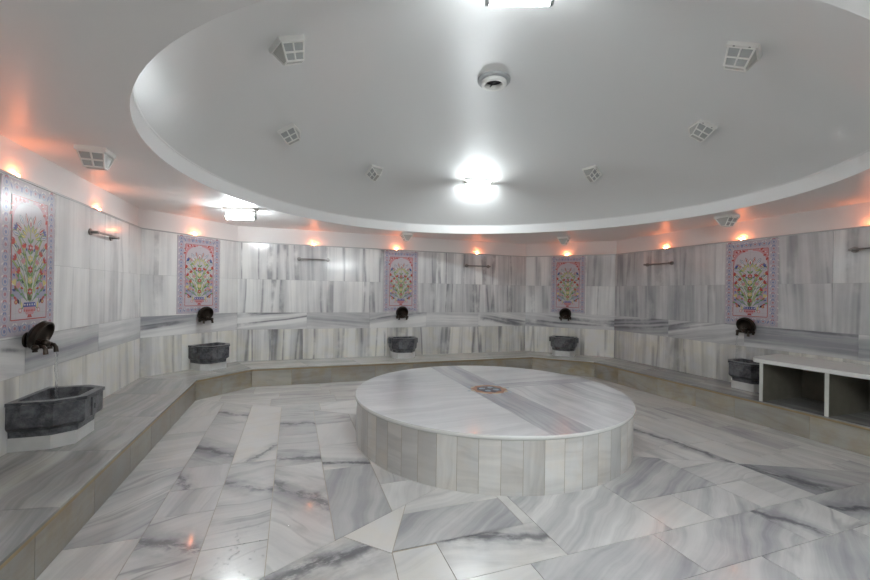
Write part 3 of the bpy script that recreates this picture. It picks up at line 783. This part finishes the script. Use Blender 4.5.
# ------------------------------------------------------------------ shelf on the right bench
X0 = XR - BW + .012
sh = thing('shelf_bench', 'white marble-topped open shelf with upright dividers standing on the right bench', 'shelf', (X0, 2.4, ZSE))
mb = MB(); ye, xw = .90, XR - X0 - .002
pts = [(-.03, -1.9), (xw, -1.9), (xw, ye + .14)] + [(-.03 + .26 - .26 * math.sin(t), ye - .10 + .16 * math.cos(t)) for t in [k * PI / 2 / 8 for k in range(9)]]
mb.prism(pts, .452, .496, 'shelf'); o = mb.build('top', sh)
bv = o.modifiers.new('bevel', 'BEVEL'); bv.width = .014; bv.segments = 4; bv.limit_method = 'ANGLE'
for y in (.795, .175, -.445, -1.07, -1.7):
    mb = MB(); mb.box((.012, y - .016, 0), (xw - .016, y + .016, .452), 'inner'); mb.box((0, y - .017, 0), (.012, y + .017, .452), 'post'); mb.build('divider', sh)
mb = MB(); mb.box((xw - .016, -1.72, 0), (xw, .815, .452), 'inner'); mb.build('shade_back_panel', sh)  # dark panel added to stand for the shade at the shelf's back

# ------------------------------------------------------------------ ceiling fittings
def frame_on(p, nrm, toward):
    """matrix with local z along nrm (into the room) and local x towards a direction"""
    z = nrm.normalized(); x = (toward - z * toward.dot(z)).normalized(); y = z.cross(x)
    m = Matrix((x, y, z)).transposed().to_4x4(); m.translation = p; return m
def make_fitting(lab, mtx):
    f = thing('bulkhead_lamp', lab, 'ceiling lamp', group='caged lamps on the ceiling'); f.matrix_world = mtx
    mb = MB(); mb.box((-.10, -.10, 0), (.10, .10, .034), 'white'); o = mb.build('base_plate', f)
    bv = o.modifiers.new('bevel', 'BEVEL'); bv.width = .006; bv.segments = 2
    mb = MB(); a, b, c, d, z0, z1 = .085, .088, .068, .026, .034, .140
    lo = [Vector(p) for p in ((-a, -b, z0), (a, -b, z0), (a, b, z0), (-a, b, z0))]; hi = [Vector(p) for p in ((-c, -d, z1), (c, -d, z1), (c, d, z1), (-c, d, z1))]
    for j in range(4): k = (j + 1) % 4; mb.face([lo[j], lo[k], hi[k], hi[j]], 'sidegrey' if j in (1, 3) else 'grille_dark')
    mb.face(hi, 'sidegrey'); mb.build('glass', f)
    mb = MB()
    for s in (1, -1):
        fx = lambda u, v, e: Vector(((-a + 2 * a * u) * (1 - v) + (-c + 2 * c * u) * v, s * (b + (d - b) * v + e), z0 + (z1 - z0) * v))
        for (u0, v0), (u1, v1) in (((0, 0), (0, 1)), ((.5, 0), (.5, 1)), ((1, 0), (1, 1)), ((0, .04), (1, .04)), ((0, .55), (1, .55)), ((0, 1), (1, 1))):
            mb.tube([fx(u0, v0, .003), fx(u1, v1, .003)], .007, 'white', 6)
    for s in (-1, 1): mb.tube([(s * c, -d, z1), (s * c, d, z1)], .006, 'white', 6)
    mb.build('cage', f)
    for q in (-.05, .05):
        mb = MB(); mb.tube([(q, -.094, .033), (q, -.094, .039)], .007, 'steel', 10); mb.build('screw', f)
    return f
FIT = []
def ondome(az, r=2.12):
    x, y = CX + r * math.cos(az), CY + r * math.sin(az); p = Vector((x, y, dome_z(x, y))); return p, dome_n(x, y)
DOMEFIT = [((-.078, 3.102), 'large white caged lamp on the dome, upper left and nearest the camera'), ((3.027, 1.988), 'large white caged lamp on the dome, upper right and nearest the camera'),
           ((-.078, 4.698), 'white caged lamp at the left side of the dome, below the upper left one'), ((4.054, 3.076), 'white caged lamp at the right side of the dome, below the upper right one'),
           ((1.089, 5.881), 'small white caged lamp far on the dome, left of the lit tube'), ((4.004, 4.69), 'small white caged lamp far on the dome, right of the lit tube')]
SOFFIT = [((-1.49, 3.90), 'white caged lamp on the flat soffit above the left wall tile panel'), ((1.96, 7.20), 'small white caged lamp on the soffit above the back wall tile panel'),
          ((4.80, 6.36), 'small white caged lamp on the soffit above the right angled wall'), ((5.42, 3.76), 'white caged lamp on the soffit above the right wall tile panel')]
proto = None; ctr = Vector((CX, CY, 0))
for i, ((x, y), lab) in enumerate(DOMEFIT + SOFFIT):
    if i < len(DOMEFIT): p, nr = Vector((x, y, dome_z(x, y))), dome_n(x, y)
    else: p, nr = Vector((x, y, ZS)), Vector((0, 0, -1))
    m = frame_on(p, nr, Vector((CX - x, CY - y, 0)))
    if proto is None: proto = make_fitting(lab, m)
    else: dup(proto, lab).matrix_world = m

def make_tube(lab, m):
    t = thing('tube_lamp', lab, 'ceiling lamp', group='lit tube lamps on the ceiling'); t.matrix_world = m
    mb = MB(); mb.box((-.205, -.075, 0), (.205, .075, .03), 'white'); mb.box((-.20, -.03, .03), (.20, .03, .06), 'white'); mb.build('housing', t)
    mb = MB(); mb.tube([(-.185, 0, .115), (.185, 0, .115)], .032, 'tube', 20); mb.build('tube', t)
    for s in (-1, 1):
        mb = MB(); mb.tube([(s * .182, 0, .115), (s * .205, 0, .115)], .033, 'ventgrey', 16); mb.box((s * .195 - .008, -.012, .03), (s * .195 + .008, .012, .10), 'ventgrey'); mb.build('end_cap', t)
    return t
x, y = 2.77, 5.875; camr = Vector((math.cos(.3386), -math.sin(.3386), 0))
L1 = make_tube('bright lit tube lamp low on the far side of the dome', frame_on(Vector((x, y, dome_z(x, y))), dome_n(x, y), camr))
x, y = 1.25, 2.10
dup(L1, 'bright lit tube lamp on the near dome, at the top edge of the photo').matrix_world = frame_on(Vector((x, y, dome_z(x, y))), dome_n(x, y), camr)
dup(L1, 'bright lit tube lamp on the soffit near the left angled wall').matrix_world = frame_on(Vector((-.68, 5.95, ZS)), Vector((0, 0, -1)), camr)

e = dup(L1, 'added unseen lit tube lamp on the soffit behind the camera'); m_ = frame_on(Vector((1.7, -.35, ZS)), Vector((0, 0, -1)), Vector((1, 0, 0))); e.matrix_world = m_ @ Matrix.Diagonal((3.4, 1, 1, 1))  # lamp added out of view to light the platform front, stretched for more light
v = thing('ceiling_vent', 'round grey and white vent with a dark opening at the top of the dome', 'vent'); v.matrix_world = frame_on(Vector((1.996, 3.875, ZAP - .002)), Vector((0, 0, -1)), Vector((1, 0, 0)))
mb = MB(); mb.lathe([(.175, -.01), (.175, .02), (.165, .03), (.12, .03)], 'ventgrey', 40); mb.build('flange', v)
mb = MB(); mb.lathe([(.135, .02), (.135, .055), (.125, .065), (.10, .065), (.092, .055), (.092, .01)], 'white', 40); mb.build('ring', v)
mb = MB(); mb.lathe([(.12, .012), (.002, .012)], 'dark', 32); mb.build('opening', v)
mb = MB(); mb.box((-.004, -.092, .03), (.004, .092, .04), 'dark'); mb.build('crossbar', v)

# ------------------------------------------------------------------ little orange uplights on the ledge of the cladding
UP = [(WL, sof(WL, XL, 3.91), 'small orange uplight on the left wall ledge above the near tile panel'), (WL, sof(WL, XL, 5.26), 'small orange uplight on the left wall ledge above the towel bar'),
      (WL, sof(WL, XL, 2.55), 'small orange uplight on the left wall ledge at the photo edge'),
      (WBL, sof(WBL, -1.40, 7.0), 'small orange uplight on the ledge of the left angled wall'),
      (WB, sof(WB, .337, YB), 'small orange uplight on the back wall ledge above the left towel bar'), (WB, sof(WB, 1.862, YB), 'small orange uplight on the back wall ledge above its tile panel'),
      (WB, sof(WB, 3.571, YB), 'small orange uplight on the back wall ledge above the right towel bar'), (WBR, sof(WBR, 5.31, 6.93), 'small orange uplight on the ledge of the right angled wall'),
      (WR, sof(WR, XR, 5.186), 'small orange uplight on the right wall ledge above the far towel bar'), (WR, sof(WR, XR, 3.947), 'small orange uplight on the right wall ledge above the tile panel'),
      (WR, sof(WR, XR, 2.55), 'small orange uplight on the right wall ledge above the near towel bar')]
proto = None
for w, s, lab in UP:
    loc = at(w, s, -.022, ZT)
    if proto is None:
        proto = thing('uplight', lab, 'light', loc, w.rot, 'orange uplights along the wall ledge')
        mb = MB(); mb.lathe([(.018, -.006), (.018, .006), (.010, .008)], 'steel', 14, cap1=True); mb.build('holder', proto)
        mb = MB(); mb.sphere((0, 0, .016), .0095, 'bulb', 12, 8, (1, 1, 1.2)); mb.build('bulb', proto)
    else: dup(proto, lab, None, loc, w.rot)

# ------------------------------------------------------------------ water drops on the wet floor
mb = MB()
for k in range(60):
    x, y = random.gauss(-.30, .10), random.gauss(2.58, .22); r = rr(.003, .010)
    mb.sphere((x, y, .0005), r, 'water', 8, 5, (1, rr(.8, 1.3), .25))
tag(mb.build('water_drops'), 'scattered clear water drops on the wet floor tiles at front left', 'water', kind='stuff')

# ------------------------------------------------------------------ camera, world, view
cam = bpy.data.cameras.new('camera'); co = bpy.data.objects.new('camera', cam); C.objects.link(co)
yaw, roll = .3386, .0161
fw = Vector((math.sin(yaw), math.cos(yaw), 0)); rt = Vector((math.cos(yaw), -math.sin(yaw), 0)); upv = Vector((0, 0, 1))
r2 = rt * math.cos(roll) + upv * math.sin(roll); u2 = -rt * math.sin(roll) + upv * math.cos(roll)
mw = Matrix((r2, u2, -fw)).transposed().to_4x4(); mw.translation = (0, 0, 1.5); co.matrix_world = mw
cam.sensor_width = 36; cam.lens = 36 * 402.5 / 870; cam.shift_y = 2.8 / 870; cam.clip_start = .05
SC.camera = co
wd = bpy.data.worlds.new('world'); SC.world = wd; wd.use_nodes = True
wd.node_tree.nodes['Background'].inputs[0].default_value = (.5, .5, .5, 1); wd.node_tree.nodes['Background'].inputs[1].default_value = 0.0
SC.view_settings.view_transform = 'Standard'; SC.view_settings.look = 'None'; SC.view_settings.gamma = 1; SC.view_settings.use_curve_mapping = False
SC.view_settings.exposure = 0.46
